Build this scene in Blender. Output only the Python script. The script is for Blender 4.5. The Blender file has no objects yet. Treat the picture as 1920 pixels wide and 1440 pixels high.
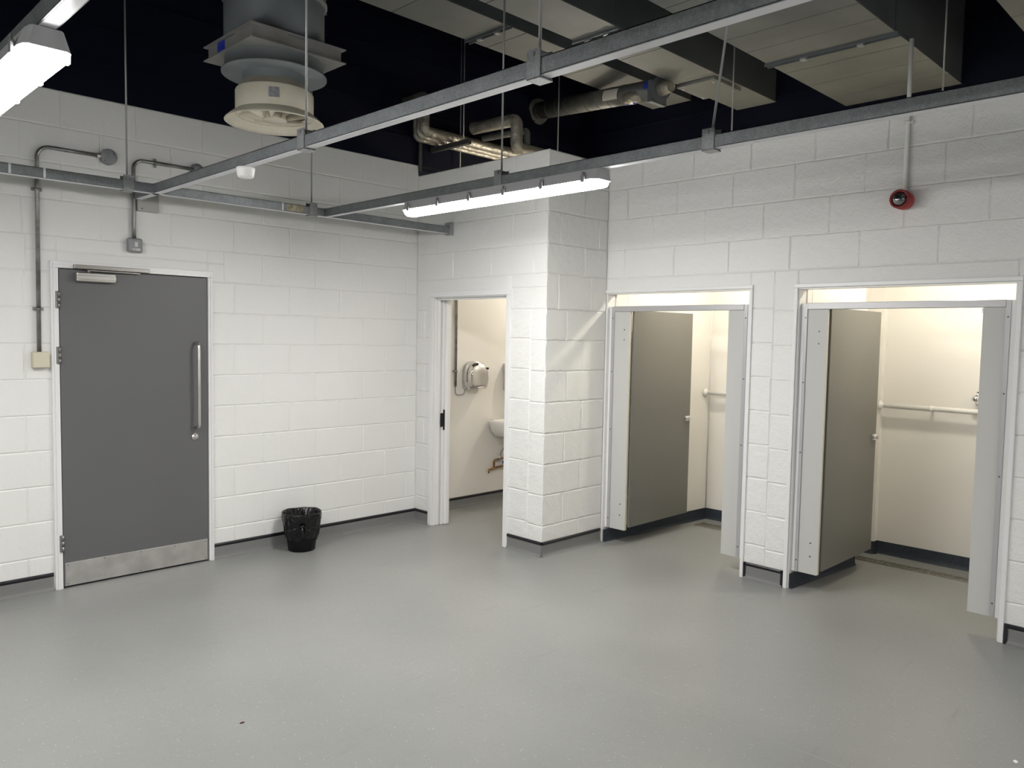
import bpy, bmesh, math, random
from mathutils import Vector, Matrix
random.seed(7)
S = bpy.context.scene
COL = S.collection
# ------------------------------------------------------------------ camera
CAM = (-4.3085, -5.5356, 1.6759)
YAW, PITCH, ROLL, FPX = 0.7832, -0.0615, 0.0178, 1468.4
cd = bpy.data.cameras.new('camera'); cam = bpy.data.objects.new('camera', cd); COL.objects.link(cam)
fw = Vector((math.sin(YAW)*math.cos(PITCH), math.cos(YAW)*math.cos(PITCH), math.sin(PITCH)))
r0 = Vector((math.cos(YAW), -math.sin(YAW), 0)); u0 = r0.cross(fw)
rt = r0*math.cos(ROLL)+u0*math.sin(ROLL); up = -r0*math.sin(ROLL)+u0*math.cos(ROLL)
m = Matrix(((rt.x, up.x, -fw.x), (rt.y, up.y, -fw.y), (rt.z, up.z, -fw.z))).to_4x4()
m.translation = Vector(CAM); cam.matrix_world = m
cd.sensor_width = 36; cd.lens = FPX*36/1920; cd.clip_start = 0.05; cd.clip_end = 60
S.camera = cam
# ------------------------------------------------------------------ world and exposure
W = bpy.data.worlds.new('world'); S.world = W; W.use_nodes = True
bg = W.node_tree.nodes['Background']; bg.inputs[0].default_value = (0.55, 0.62, 0.8, 1); bg.inputs[1].default_value = 0.02
S.view_settings.view_transform = 'Standard'; S.view_settings.look = 'None'
S.view_settings.exposure = 0.0; S.view_settings.gamma = 1; S.view_settings.use_curve_mapping = False
BATTEN_POWER = 79.0      # emission strength of the batten diffusers
WARM_POWER = 320.0        # emission strength of the cubicle globes
# ------------------------------------------------------------------ materials
def srgb(r, g, b):
    f = lambda c: (c/255)/12.92 if c/255 <= .04045 else ((c/255+.055)/1.055)**2.4
    return (f(r), f(g), f(b), 1)
def lin(*c): return (c[0], c[1], c[2], 1)
def mat(name, col, rough=.5, metal=0., spec=.5, bump=None, var=None, emit=None, trans=0., coat=0., bumps=None):
    """bump=(scale, strength, distance); var=(scale, amount, detail) multiplies the colour with noise"""
    M = bpy.data.materials.new(name); M.use_nodes = True; nt = M.node_tree; n = nt.nodes; l = nt.links
    P = n['Principled BSDF']
    P.inputs['Base Color'].default_value = col; P.inputs['Roughness'].default_value = rough
    P.inputs['Metallic'].default_value = metal; P.inputs['Specular IOR Level'].default_value = spec
    P.inputs['Transmission Weight'].default_value = trans; P.inputs['Coat Weight'].default_value = coat
    tc = n.new('ShaderNodeTexCoord')
    if emit:
        P.inputs['Emission Color'].default_value = emit[0]; P.inputs['Emission Strength'].default_value = emit[1]
    if var:
        nz = n.new('ShaderNodeTexNoise'); nz.inputs['Scale'].default_value = var[0]; nz.inputs['Detail'].default_value = var[2] if len(var) > 2 else 4
        l.new(tc.outputs['Object'], nz.inputs['Vector'])
        mr = n.new('ShaderNodeMapRange'); mr.inputs['From Min'].default_value = .3; mr.inputs['From Max'].default_value = .7
        mr.inputs['To Min'].default_value = 1-var[1]; mr.inputs['To Max'].default_value = 1+var[1]
        l.new(nz.outputs['Fac'], mr.inputs['Value'])
        mx = n.new('ShaderNodeVectorMath'); mx.operation = 'SCALE'; mx.inputs[0].default_value = col[:3]
        l.new(mr.outputs[0], mx.inputs['Scale']); l.new(mx.outputs[0], P.inputs['Base Color'])
    if bump:
        nz = n.new('ShaderNodeTexNoise'); nz.inputs['Scale'].default_value = bump[0]; nz.inputs['Detail'].default_value = 5
        l.new(tc.outputs['Object'], nz.inputs['Vector'])
        b = n.new('ShaderNodeBump'); b.inputs['Strength'].default_value = bump[1]; b.inputs['Distance'].default_value = bump[2]
        l.new(nz.outputs['Fac'], b.inputs['Height'])
        if bumps:
            n2 = n.new('ShaderNodeTexNoise'); n2.inputs['Scale'].default_value = bumps[0]; n2.inputs['Detail'].default_value = 3
            l.new(tc.outputs['Object'], n2.inputs['Vector'])
            b2 = n.new('ShaderNodeBump'); b2.inputs['Strength'].default_value = bumps[1]; b2.inputs['Distance'].default_value = bumps[2]
            l.new(n2.outputs['Fac'], b2.inputs['Height']); l.new(b2.outputs[0], b.inputs['Normal'])
        l.new(b.outputs[0], P.inputs['Normal'])
    return M
def floor_mat():
    M = bpy.data.materials.new('grey_safety_vinyl'); M.use_nodes = True; nt = M.node_tree; n = nt.nodes; l = nt.links
    P = n['Principled BSDF']; P.inputs['Roughness'].default_value = .36; P.inputs['Specular IOR Level'].default_value = .42
    tc = n.new('ShaderNodeTexCoord')
    def ramp(src, a, b, c0, c1):
        r = n.new('ShaderNodeMapRange'); r.inputs['From Min'].default_value = a; r.inputs['From Max'].default_value = b
        r.inputs['To Min'].default_value = c0; r.inputs['To Max'].default_value = c1; l.new(src, r.inputs['Value']); return r.outputs[0]
    def mix(fac, a, b):
        m_ = n.new('ShaderNodeMix'); m_.data_type = 'RGBA'; l.new(fac, m_.inputs['Factor'])
        for s, v in ((6, a), (7, b)):
            if isinstance(v, tuple): m_.inputs[s].default_value = v
            else: l.new(v, m_.inputs[s])
        return m_.outputs[2]
    cl = n.new('ShaderNodeTexNoise'); cl.inputs['Scale'].default_value = 1.3; cl.inputs['Detail'].default_value = 5; l.new(tc.outputs['Object'], cl.inputs['Vector'])
    base = mix(ramp(cl.outputs['Fac'], .35, .65, 0, 1), (.257, .262, .252, 1), (.287, .292, .281, 1))
    # pale and dark flecks of the safety vinyl
    v = n.new('ShaderNodeTexVoronoi'); v.inputs['Scale'].default_value = 62; l.new(tc.outputs['Object'], v.inputs['Vector'])
    sx = n.new('ShaderNodeSeparateColor'); l.new(v.outputs['Color'], sx.inputs[0])
    pick = n.new('ShaderNodeMath'); pick.operation = 'GREATER_THAN'; pick.inputs[1].default_value = .80; l.new(sx.outputs[0], pick.inputs[0])
    dot = ramp(v.outputs['Distance'], .07, .16, 1, 0)
    mm = n.new('ShaderNodeMath'); mm.operation = 'MULTIPLY'; l.new(pick.outputs[0], mm.inputs[0]); l.new(dot, mm.inputs[1])
    c1 = mix(mm.outputs[0], base, (.66, .66, .64, 1))
    v2 = n.new('ShaderNodeTexVoronoi'); v2.inputs['Scale'].default_value = 210; l.new(tc.outputs['Object'], v2.inputs['Vector'])
    s2 = n.new('ShaderNodeSeparateColor'); l.new(v2.outputs['Color'], s2.inputs[0])
    c2 = mix(ramp(s2.outputs[1], .75, 1, 0, .35), c1, (.2, .2, .2, 1))
    # scuffs
    mp = n.new('ShaderNodeMapping'); mp.inputs['Rotation'].default_value = (0, 0, .6); mp.inputs['Scale'].default_value = (1, 5, 1); l.new(tc.outputs['Object'], mp.inputs['Vector'])
    sc = n.new('ShaderNodeTexNoise'); sc.inputs['Scale'].default_value = 2.4; sc.inputs['Detail'].default_value = 6; l.new(mp.outputs[0], sc.inputs['Vector'])
    c3 = mix(ramp(sc.outputs['Fac'], .63, .72, 0, .25), c2, (.19, .185, .175, 1))
    l.new(c3, P.inputs['Base Color'])
    l.new(ramp(cl.outputs['Fac'], .3, .7, .31, .43), P.inputs['Roughness'])
    bz = n.new('ShaderNodeTexNoise'); bz.inputs['Scale'].default_value = 9; bz.inputs['Detail'].default_value = 6; l.new(tc.outputs['Object'], bz.inputs['Vector'])
    b = n.new('ShaderNodeBump'); b.inputs['Strength'].default_value = .12; b.inputs['Distance'].default_value = .01
    l.new(bz.outputs['Fac'], b.inputs['Height']); l.new(b.outputs[0], P.inputs['Normal'])
    return M
def galv(name, c, rough=.42):
    M = bpy.data.materials.new(name); M.use_nodes = True; nt = M.node_tree; n = nt.nodes; l = nt.links
    P = n['Principled BSDF']; P.inputs['Metallic'].default_value = .55; P.inputs['Roughness'].default_value = rough
    tc = n.new('ShaderNodeTexCoord')
    v = n.new('ShaderNodeTexVoronoi'); v.inputs['Scale'].default_value = 150; l.new(tc.outputs['Object'], v.inputs['Vector'])
    z = n.new('ShaderNodeTexNoise'); z.inputs['Scale'].default_value = 14; z.inputs['Detail'].default_value = 6; l.new(tc.outputs['Object'], z.inputs['Vector'])
    a = n.new('ShaderNodeMix'); a.data_type = 'FLOAT'; a.inputs[0].default_value = .68; sv = n.new('ShaderNodeSeparateColor'); l.new(v.outputs['Color'], sv.inputs[0])
    l.new(sv.outputs[0], a.inputs[2]); l.new(z.outputs['Fac'], a.inputs[3])
    cr = n.new('ShaderNodeValToRGB'); cr.color_ramp.elements[0].position = .3; cr.color_ramp.elements[1].position = .75
    cr.color_ramp.elements[0].color = (c[0]*.82, c[1]*.82, c[2]*.83, 1); cr.color_ramp.elements[1].color = (c[0]*1.22, c[1]*1.22, c[2]*1.22, 1)
    l.new(a.outputs[0], cr.inputs[0]); l.new(cr.outputs[0], P.inputs['Base Color'])
    return M
PAINT = mat('white_masonry_paint', lin(.79, .79, .775), .48, spec=.4, bump=(70, .22, .004), bumps=(9, .35, .012), var=(1.1, .025, 4))
PAINT_C = mat('coarse_white_masonry_paint', lin(.79, .79, .775), .45, spec=.4, bump=(95, .6, .005), bumps=(14, .6, .014), var=(1.1, .025, 4))
GLOSS = mat('white_gloss_woodwork', lin(.8, .8, .8), .3, spec=.5, bump=(20, .05, .003))
CLAD = mat('white_wall_cladding', lin(.82, .80, .76), .28, spec=.5, bump=(3, .08, .004))
FLOOR = floor_mat()
COVE = mat('grey_vinyl_coving', lin(.20, .20, .198), .45, spec=.35, bump=(12, .05, .004), var=(4, .04, 2))
BLACK = mat('black_capping_strip', lin(.008, .008, .012), .35)
NAVY = mat('dark_blue_vinyl_skirting', lin(.035, .043, .058), .45, spec=.3, var=(90, .3, 2))
DARK = mat('dark_blue_ceiling_paint', lin(.0022, .0034, .0125), .7, spec=.15, bump=(8, .2, .01))
GALV = galv('galvanised_trunking', (.235, .25, .262))
GALVD = galv('galvanised_bracket', (.34, .35, .36), .38)
ROD = mat('steel_rod', lin(.32, .33, .33), .4, metal=.6, bump=(300, .3, .001))
LID = mat('white_trunking_lid', lin(.72, .72, .76), .4)
DUCTB = mat('grey_painted_duct', lin(.175, .178, .168), .6, spec=.3, var=(2.2, .14, 6), bump=(5, .1, .01))
DUCTG = mat('galvanised_duct_sheet', lin(.115, .13, .14), .5, metal=.3, var=(3, .12, 6))
DRUM = mat('grey_blue_sheet_metal', lin(.19, .215, .225), .42, metal=.3, var=(5, .15, 5))
PLATEM = mat('dusty_grey_metal', lin(.24, .235, .225), .55, metal=.2, var=(7, .15, 5))
CREAM = mat('cream_enamel', lin(.66, .62, .51), .42, var=(6, .08, 5))
CREAMD = mat('brownish_cream_enamel', lin(.34, .30, .245), .5, var=(6, .15, 5))
BLUE = mat('blue_tape', lin(.02, .045, .42), .5, var=(20, .3, 3))
SILV = mat('silver_foil_label', lin(.4, .4, .43), .4, metal=.5, var=(60, .2, 2))
DOORG = mat('grey_painted_door', lin(.125, .126, .13), .42, spec=.4, bump=(40, .06, .003), var=(1.5, .03, 3))
STEEL = mat('brushed_stainless_steel', lin(.74, .72, .70), .3, metal=1., var=(9, .14, 7), bump=(200, .06, .001))
CHROME = mat('chrome', lin(.75, .75, .76), .08, metal=1.)
CLOSER = mat('silver_closer_casing', lin(.42, .41, .39), .32, metal=.8)
BARM = mat('bronze_grey_slide_rail', lin(.26, .25, .235), .35, metal=.8)
HINGE = mat('steel_hinge', lin(.3, .3, .29), .4, metal=.8)
LAM = mat('pale_grey_laminate', lin(.55, .55, .535), .4, spec=.4)
LAMD = mat('mid_grey_laminate', lin(.16, .155, .14), .38, spec=.4)
EDGE = mat('warm_lit_laminate_edge', lin(.6, .56, .47), .4)  # panel edges; cream tint of the warm cubicle light is put into the colour
ALU = mat('satin_aluminium', lin(.48, .48, .49), .38, metal=.35)
SCREW = mat('screw_head', lin(.16, .16, .16), .4, metal=.7)
RED = mat('red_alarm_plastic', lin(.42, .02, .02), .35)
REDD = mat('dark_red_bezel', lin(.2, .012, .015), .35)
LENS = mat('clear_lens', lin(.25, .26, .27), .06, metal=.75, var=(18, .8, 2))
BAGM = mat('black_bin_liner', lin(.003, .003, .004), .13, spec=.45, bump=(34, .28, .008), bumps=(11, .5, .02))
BINM = mat('black_bin_plastic', lin(.003, .003, .0045), .5, spec=.25)
CER = mat('white_ceramic', lin(.82, .80, .77), .12, spec=.6)
COPPER = mat('tarnished_copper_pipe', lin(.36, .2, .09), .35, metal=.9, var=(40, .4, 4))
FLEXI = mat('braided_steel_hose', lin(.4, .4, .4), .3, metal=.9, bump=(400, .6, .001))
WHITEP = mat('white_plastic', lin(.78, .78, .76), .35)
CREAMP = mat('cream_plastic_box', lin(.62, .58, .45), .4)
GREYP = mat('grey_metalclad_box', lin(.24, .25, .26), .45, var=(30, .1, 2))
TAN = mat('tan_grey_painted_box', lin(.40, .40, .375), .5)
CONDUIT = mat('galvanised_conduit', lin(.27, .27, .265), .33, metal=.8, var=(16, .35, 4))
FOIL = mat('silver_foil_insulation', lin(.34, .32, .27), .36, metal=.6, var=(9, .3, 6), bump=(22, .8, .02))
SPIRAL = mat('aged_spiral_duct', lin(.13, .135, .125), .5, metal=.4, var=(9, .25, 5))
STRUT = mat('dark_strut', lin(.06, .06, .06), .5, metal=.4)
STICK = mat('paper_sticker', lin(.6, .58, .55), .5)
PRINT = mat('faint_print', lin(.2, .2, .2), .6)
DIFF = mat('lit_batten_diffuser', lin(.9, .9, .9), .3, emit=((1, .985, .955, 1), BATTEN_POWER))
WARM = mat('lit_warm_globe', lin(.9, .85, .7), .3, emit=((1, .92, .76, 1), WARM_POWER))
CLIP = mat('grey_batten_clip', lin(.22, .22, .23), .4)
WARM2 = mat('lit_toilet_globe', lin(.9, .85, .7), .3, emit=((1, .91, .77, 1), WARM_POWER*1.25))
HOUSE = mat('grey_batten_housing', lin(.50, .50, .52), .4)
DRAINM = mat('drain_grating_steel', lin(.55, .52, .45), .3, metal=.9)
SLOTB = mat('drain_tray_shade', lin(.10, .095, .08), .6)  # tray sheet under the gratings; shade between the bars is its dark colour
SLOT = mat('drain_slot_void', lin(.01, .01, .01), .8)
STAIN = mat('yellow_stained_trunking', lin(.34, .31, .22), .5, metal=.3, var=(30, .5, 5))
WELD = mat('vinyl_weld_bead', lin(.33, .33, .32), .4)
DEBRIS = mat('dark_debris', lin(.09, .03, .02), .7)
PAPER = mat('white_paper_scrap', lin(.85, .85, .85), .7)
# ------------------------------------------------------------------ helpers
class MB:
    def __init__(s): s.v = []; s.f = []; s.sm = []
    def add(s, vs, fs, smooth=False):
        o = len(s.v); s.v += [tuple(v) for v in vs]; s.f += [tuple(i+o for i in f) for f in fs]; s.sm += [smooth]*len(fs); return s
    def box(s, x0, x1, y0, y1, z0, z1, bev=0.):
        x0, x1 = min(x0, x1), max(x0, x1); y0, y1 = min(y0, y1), max(y0, y1); z0, z1 = min(z0, z1), max(z0, z1)
        if bev <= 0:
            v = [(x, y, z) for z in (z0, z1) for y in (y0, y1) for x in (x0, x1)]
            return s.add(v, [(0, 2, 3, 1), (4, 5, 7, 6), (0, 1, 5, 4), (2, 6, 7, 3), (0, 4, 6, 2), (1, 3, 7, 5)])
        bm = bmesh.new(); bmesh.ops.create_cube(bm, size=1)
        for v in bm.verts: v.co = Vector(((x0+x1)/2+v.co.x*(x1-x0), (y0+y1)/2+v.co.y*(y1-y0), (z0+z1)/2+v.co.z*(z1-z0)))
        b = min(bev, .49*min(x1-x0, y1-y0, z1-z0))
        bmesh.ops.bevel(bm, geom=bm.edges[:], offset=b, segments=2, affect='EDGES', profile=.5)
        bm.verts.index_update(); s.add([v.co[:] for v in bm.verts], [[v.index for v in f.verts] for f in bm.faces]); bm.free(); return s
    def ring(s, rings, closed=True, cap0=True, cap1=True, smooth=True):
        n = len(rings[0]); v = [p for r in rings for p in r]; f = []
        for i in range(len(rings)-1):
            for j in range(n if closed else n-1):
                k = (j+1) % n; f.append((i*n+j, i*n+k, (i+1)*n+k, (i+1)*n+j))
        s.add(v, f, smooth)
        if cap0: s.add(rings[0], [tuple(range(n))[::-1]])
        if cap1: s.add(rings[-1], [tuple(range(n))])
        return s
    def tube(s, pts, r, n=12, caps=True, radii=None):
        pts = [Vector(p) for p in pts]; rings = []
        t = (pts[1]-pts[0]).normalized(); a = Vector((0, 0, 1)) if abs(t.z) < .9 else Vector((1, 0, 0)); nx = t.cross(a).normalized()
        for i, p in enumerate(pts):
            if i == 0: t = (pts[1]-pts[0])
            elif i == len(pts)-1: t = pts[-1]-pts[-2]
            else: t = (pts[i+1]-p).normalized()+(p-pts[i-1]).normalized()
            t.normalize(); nx = (nx-t*nx.dot(t)).normalized(); ny = t.cross(nx); rr = radii[i] if radii else r
            rings.append([tuple(p+nx*rr*math.cos(k*2*math.pi/n)+ny*rr*math.sin(k*2*math.pi/n)) for k in range(n)])
        return s.ring(rings, True, caps, caps)
    def lathe(s, prof, c, axis='z', n=40, caps=True, smooth=True):
        """prof = [(radius, height)] along axis from c"""
        rings = []
        for r, h in prof:
            R = []
            for k in range(n):
                a = k*2*math.pi/n; p, q = r*math.cos(a), r*math.sin(a)
                R.append({'z': (c[0]+p, c[1]+q, c[2]+h), 'x': (c[0]+h, c[1]+p, c[2]+q), 'y': (c[0]+q, c[1]+h, c[2]+p)}[axis])
            rings.append(R)
        return s.ring(rings, True, caps, caps, smooth)
    def build(s, name, material, parent=None, bevel=0., autosmooth=None):
        me = bpy.data.meshes.new(name); me.from_pydata(s.v, [], s.f); me.materials.append(material)
        me.polygons.foreach_set('use_smooth', s.sm)
        bm = bmesh.new(); bm.from_mesh(me); bmesh.ops.remove_doubles(bm, verts=bm.verts, dist=1e-6); bmesh.ops.recalc_face_normals(bm, faces=bm.faces); bm.to_mesh(me); bm.free()
        o = bpy.data.objects.new(name, me); COL.objects.link(o)
        if parent is not None:
            o.parent = parent
            o.location = (-parent.matrix_basis.translation) if not parent.get('_wp') else Vector((0, 0, 0))-Vector(parent['_wp'])
            if parent.get('_wp') is None: pass
        if bevel:
            b = o.modifiers.new('bevel', 'BEVEL'); b.width = bevel; b.segments = 2; b.limit_method = 'ANGLE'
        return o
def arc(p0, p1, p2, r, n=8):
    """points rounding the corner p1"""
    p0, p1, p2 = map(Vector, (p0, p1, p2)); a = (p0-p1).normalized(); b = (p2-p1).normalized()
    ang = a.angle(b); d = r/math.tan(ang/2); c = p1+(a+b).normalized()*(r/math.sin(ang/2))
    s = p1+a*d-c; e = p1+b*d-c; out = []
    for i in range(n+1):
        t = i/n; out.append(tuple(c+s.normalized().slerp(e.normalized(), t)*r))
    return out
def path(pts, r):
    out = [pts[0]]
    for i in range(1, len(pts)-1): out += arc(pts[i-1], pts[i], pts[i+1], r)
    return out+[pts[-1]]
def empty(name, loc, label=None, cat=None, group=None, kind=None):
    o = bpy.data.objects.new(name, None); COL.objects.link(o); o.location = loc; o.empty_display_size = .1
    o.matrix_basis = Matrix.Translation(loc)
    return tag(o, label, cat, group, kind)
def tag(o, label=None, cat=None, group=None, kind=None):
    if label: o['label'] = label
    if cat: o['category'] = cat
    if group: o['group'] = group
    if kind: o['kind'] = kind
    return o
def struct(o, label=None): o['kind'] = 'structure'; return tag(o, label)
# children of children: their parent sits at minus the root position, so use sub()
def sub(mb, name, material, parent):
    o = mb.build(name, material); o.parent = parent; return o

# ------------------------------------------------------------------ block walls
DT = .10
LZ = [.225*i for i in range(15)]
RZ = [.235*i for i in range(9)]+[2.147, 2.373, 2.611, 2.847, 3.058]
def block_wall(name, fr, u0, u1, zs, joint, openings=(), thick=.14, jit=.0012, depth=.0045, wid=.0075, material=PAINT, slabz=None, ztop=None, zshift=None, splits=(), corner=()):
    """fr(u, z, d) -> point; d = distance in front of the masonry face. joint(course) -> list of u positions"""
    mb = MB(); rnd = random.Random(name)
    ztop = ztop or zs[-1]
    # backing slab in rectangles round the openings
    U0, U1 = u0, u1; u0 = u0+(.012 if 0 in corner else 0); u1 = u1-(.012 if 1 in corner else 0)
    us = sorted({u0, u1, *[o for op in openings for o in op[:2]]}); zz = sorted({0, ztop, *[o for op in openings for o in op[2:]]})
    inside = lambda u, z: any(a < u < b and c < z < d for a, b, c, d in openings)
    for i in range(len(us)-1):
        for j in range(len(zz)-1):
            a, b, c, d = us[i], us[i+1], zz[j], zz[j+1]
            if inside((a+b)/2, (c+d)/2): continue
            P = [fr(u, z, dd) for dd in (-depth, -thick) for u, z in ((a, c), (b, c), (b, d), (a, d))]
            mb.add(P, [(0, 1, 2, 3), (7, 6, 5, 4)])
            def solid(uu, z_): return u0 < uu < u1 and 0 < z_ < ztop and not inside(uu, z_)
            if not solid(a-1e-4, (c+d)/2): mb.add([P[0], P[3], P[7], P[4]], [(0, 1, 2, 3)])
            if not solid(b+1e-4, (c+d)/2): mb.add([P[1], P[2], P[6], P[5]], [(0, 1, 2, 3)])
            if not solid((a+b)/2, d+1e-4): mb.add([P[3], P[2], P[6], P[7]], [(0, 1, 2, 3)])
            if not solid((a+b)/2, c-1e-4) and c > .01: mb.add([P[0], P[1], P[5], P[4]], [(0, 1, 2, 3)])
    u0, u1 = U0, U1
    def block(a, b, c, d, ja, jb, jc, jd):
        # ja.. = joint recess of the four sides (left, right, bottom, top)
        if b-a < .012 or d-c < .012: return
        side = []
        for (p, q, r) in (((a, c), (b, c), jc), ((b, c), (b, d), jb), ((b, d), (a, d), jd), ((a, d), (a, c), ja)):
            L = math.dist(p, q); n = max(2, int(L/.04))
            for k in range(n): side.append((p[0]+(q[0]-p[0])*k/n, p[1]+(q[1]-p[1])*k/n, r, k == 0))
        cu, cz = (a+b)/2, (c+d)/2; tilt = rnd.uniform(-.0006, .0006)
        outer, inner = [], []
        prev = side[-1][2]
        for (u, z, r, corner) in side:
            rr = max(r, prev) if corner else r; prev = r
            outer.append(fr(u, z, -rr*depth))
            w = wid*(.7+.5*rnd.random())
            iu = min(max(u, a+w), b-w); iz = min(max(z, c+w), d-w)
            inner.append(fr(iu+rnd.uniform(-jit, jit), iz+rnd.uniform(-jit, jit), tilt+rnd.uniform(-.0002, .0002)))
        n = len(side); v = outer+inner
        mb.add(v, [(i, (i+1) % n, n+(i+1) % n, n+i) for i in range(n)]+[tuple(range(n, 2*n))])
    hs = {}
    for ci in range(len(zs)-1):
        c, d = zs[ci], min(zs[ci+1], ztop)
        sp = [q for q in splits if c < q[2] < d]; cuts = sorted({u0, u1, *[u for u in joint(ci) if u0 < u < u1 and not any(q[0] < u < q[1] for q in sp)], *[max(u0, min(u1, v)) for q in sp for v in q[:2]]})
        jh = {u: (1.0 if rnd.random() < .6 else rnd.uniform(.25, .8)) for u in cuts}
        if 0 in corner: jh[u0] = .1
        if 1 in corner: jh[u1] = .1
        for i in range(len(cuts)-1):
            segs = [(cuts[i], cuts[i+1], c, d)]
            for (oa, ob, oc, od) in openings:
                new = []
                for (a, b, e, f) in segs:
                    if b <= oa+1e-6 or a >= ob-1e-6 or f <= oc+1e-6 or e >= od-1e-6: new.append((a, b, e, f)); continue
                    if a < oa: new.append((a, oa, e, f))
                    if b > ob: new.append((ob, b, e, f))
                    aa, bb = max(a, oa), min(b, ob)
                    if e < oc: new.append((aa, bb, e, oc))
                    if f > od: new.append((aa, bb, od, f))
                segs = new
            for q in sp:
                segs = [y_ for (a, b, e, f) in segs for y_ in ([(a, b, e, q[2]), (a, b, q[2], f)] if (q[0]-1e-6 <= a and b <= q[1]+1e-6 and e < q[2] < f) else [(a, b, e, f)])]
            for (a, b, e, f) in segs:
                sh = zshift((a+b)/2, ci) if zshift else 0
                e2 = e+(sh if e > .01 and e == c else 0); f2 = f+((zshift((a+b)/2, ci+1) if zshift else 0) if f == d and d < ztop-1e-4 else 0)
                jb_ = lambda z: hs.setdefault(round(z, 3), rnd.uniform(.75, 1.15))
                block(a, b, e2, f2, jh.get(a, .5), jh.get(b, .5), jb_(e), jb_(f))
    return mb
A_fr = lambda u, z, d: (u, -d, z)                      # back wall, faces -y
B_fr = lambda u, z, d: (-d, u, z)                      # corner wall, faces -x
PX, PB = .7128, -1.5576
P_fr = lambda u, z, d: (u, PB-d, z)                    # pillar face, faces -y
D_fr = lambda u, z, d: (PX-d, u, z)                    # right wall, faces -x
DR1 = (-2.855, -1.885, 0, 2.055)                        # grey door opening in the back wall
OPB = (-1.145, -.235, 0, 2.0)
OP1 = (-2.825, PB, 0, 2.035)
OP2 = (-4.425, -3.165, 0, 2.03)
XL, YR = -8.2, -9.6                                    # far left and rear of the room
jA = lambda c: [-.1124-.225*k for k in range(1 if c % 2 == 0 else 0, 60, 2)]
w = block_wall('wall_back', A_fr, XL, 0, LZ, jA, [DR1], depth=.006, wid=.008, splits=[(-3.02, -1.76, 2.158)]).build('wall_back', PAINT); struct(w)
def jB(c):
    if c < 8: return [-.115 if c % 2 else -.34, -1.40]
    if c == 8: return [-1.385]
    return {9: [-.04, -.485, -.95, -1.42], 10: [-.27, -.728, -1.19], 11: [-.485, -.95, -1.43], 12: [-.27, -.722, -1.194]}.get(c, [])
w = block_wall('wall_corner', B_fr, PB, 0, RZ, jB, [OPB], material=PAINT_C, splits=[(PB, -1.175, 2.045)], corner=(0,), jit=.002, depth=.008, wid=.0085, zshift=lambda u, c: (.012 if -1.40 < u < -1.1 and c < 8 else 0)).build('wall_corner', PAINT_C); struct(w)
def jP(c):
    return {0: [.416], 1: [.223], 2: [.427], 3: [.23], 4: [.428], 5: [.245], 6: [.43], 7: [.231], 8: [.13, .5], 9: [.43], 10: [.143, .60], 11: [.43], 12: [.128, .58]}.get(c, [])
w = block_wall('wall_pillar', P_fr, 0, PX, RZ, jP, corner=(0,), jit=.0035, depth=.010, wid=.0095, thick=.1).build('wall_pillar', PAINT_C); struct(w)
def jD(c):
    if c < 9: return [-3.0-(.0)] if c < 9 else []
    o = {9: -1.734, 10: -1.99, 11: -1.76, 12: -1.88}[c]
    if c == 11: o = -1.75
    return [o-.455*k for k in range(0, 20)]
w = block_wall('wall_right', D_fr, YR, PB, RZ, lambda c: (jD(c) if c >= 9 else [-3.0]+[-4.62-.45*k-(.225 if c % 2 else 0) for k in range(12)]), [OP1, OP2], material=PAINT_C, jit=.0025, depth=.008, wid=.009, thick=DT,
               zshift=lambda u, c: ((.012 if u > -3.0 else -.006) if -3.2 < u < -2.8 and 0 < c < 9 else 0)).build('wall_right', PAINT_C); struct(w)
# outer walls, dark soffit zone, ceiling, floor
w = MB().box(XL-.2, XL, YR, .14, 0, 3.15).build('wall_left', PAINT); struct(w)
w = MB().box(XL, 2.4, YR-.2, YR, 0, 3.15).build('wall_rear', PAINT); struct(w)
mb = MB(); mb.box(XL-.2, 2.4, .003, .16, 3.152, 4.6); struct(mb.build('wall_back_upper', DARK))
struct(MB().box(2.125, 2.3, YR, .003, 3.06, 4.6).build('wall_right_upper', DARK))
struct(MB().box(XL-.2, XL, YR, .003, 3.152, 4.6).build('wall_left_upper', DARK))
struct(MB().box(XL-.2, 2.3, YR-.2, YR, 3.152, 4.6).build('wall_rear_upper', DARK))
struct(MB().box(XL-.2, 2.3, YR-.2, .2, 4.4, 4.6).build('ceiling', DARK))
struct(MB().box(XL-.2, 2.3, YR-.2, .35, -.1, 0).build('floor', FLOOR))
# wall core behind corner/pillar joint
# faint mortar ribs of the painted blockwork above (part of those walls)
mb = MB()
for k in range(5): mb.box(2.117, 2.127, -5.5, 0, 3.30+.235*k-.005, 3.30+.235*k+.005)
sub(mb, 'mortar_line', DARK, bpy.data.objects['wall_right_upper'])
mb = MB()
for k in range(5): mb.box(XL, 2.12, -.004, .004, 3.375+.225*k-.005, 3.375+.225*k+.005)
sub(mb, 'mortar_line', DARK, bpy.data.objects['wall_back_upper'])

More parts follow.
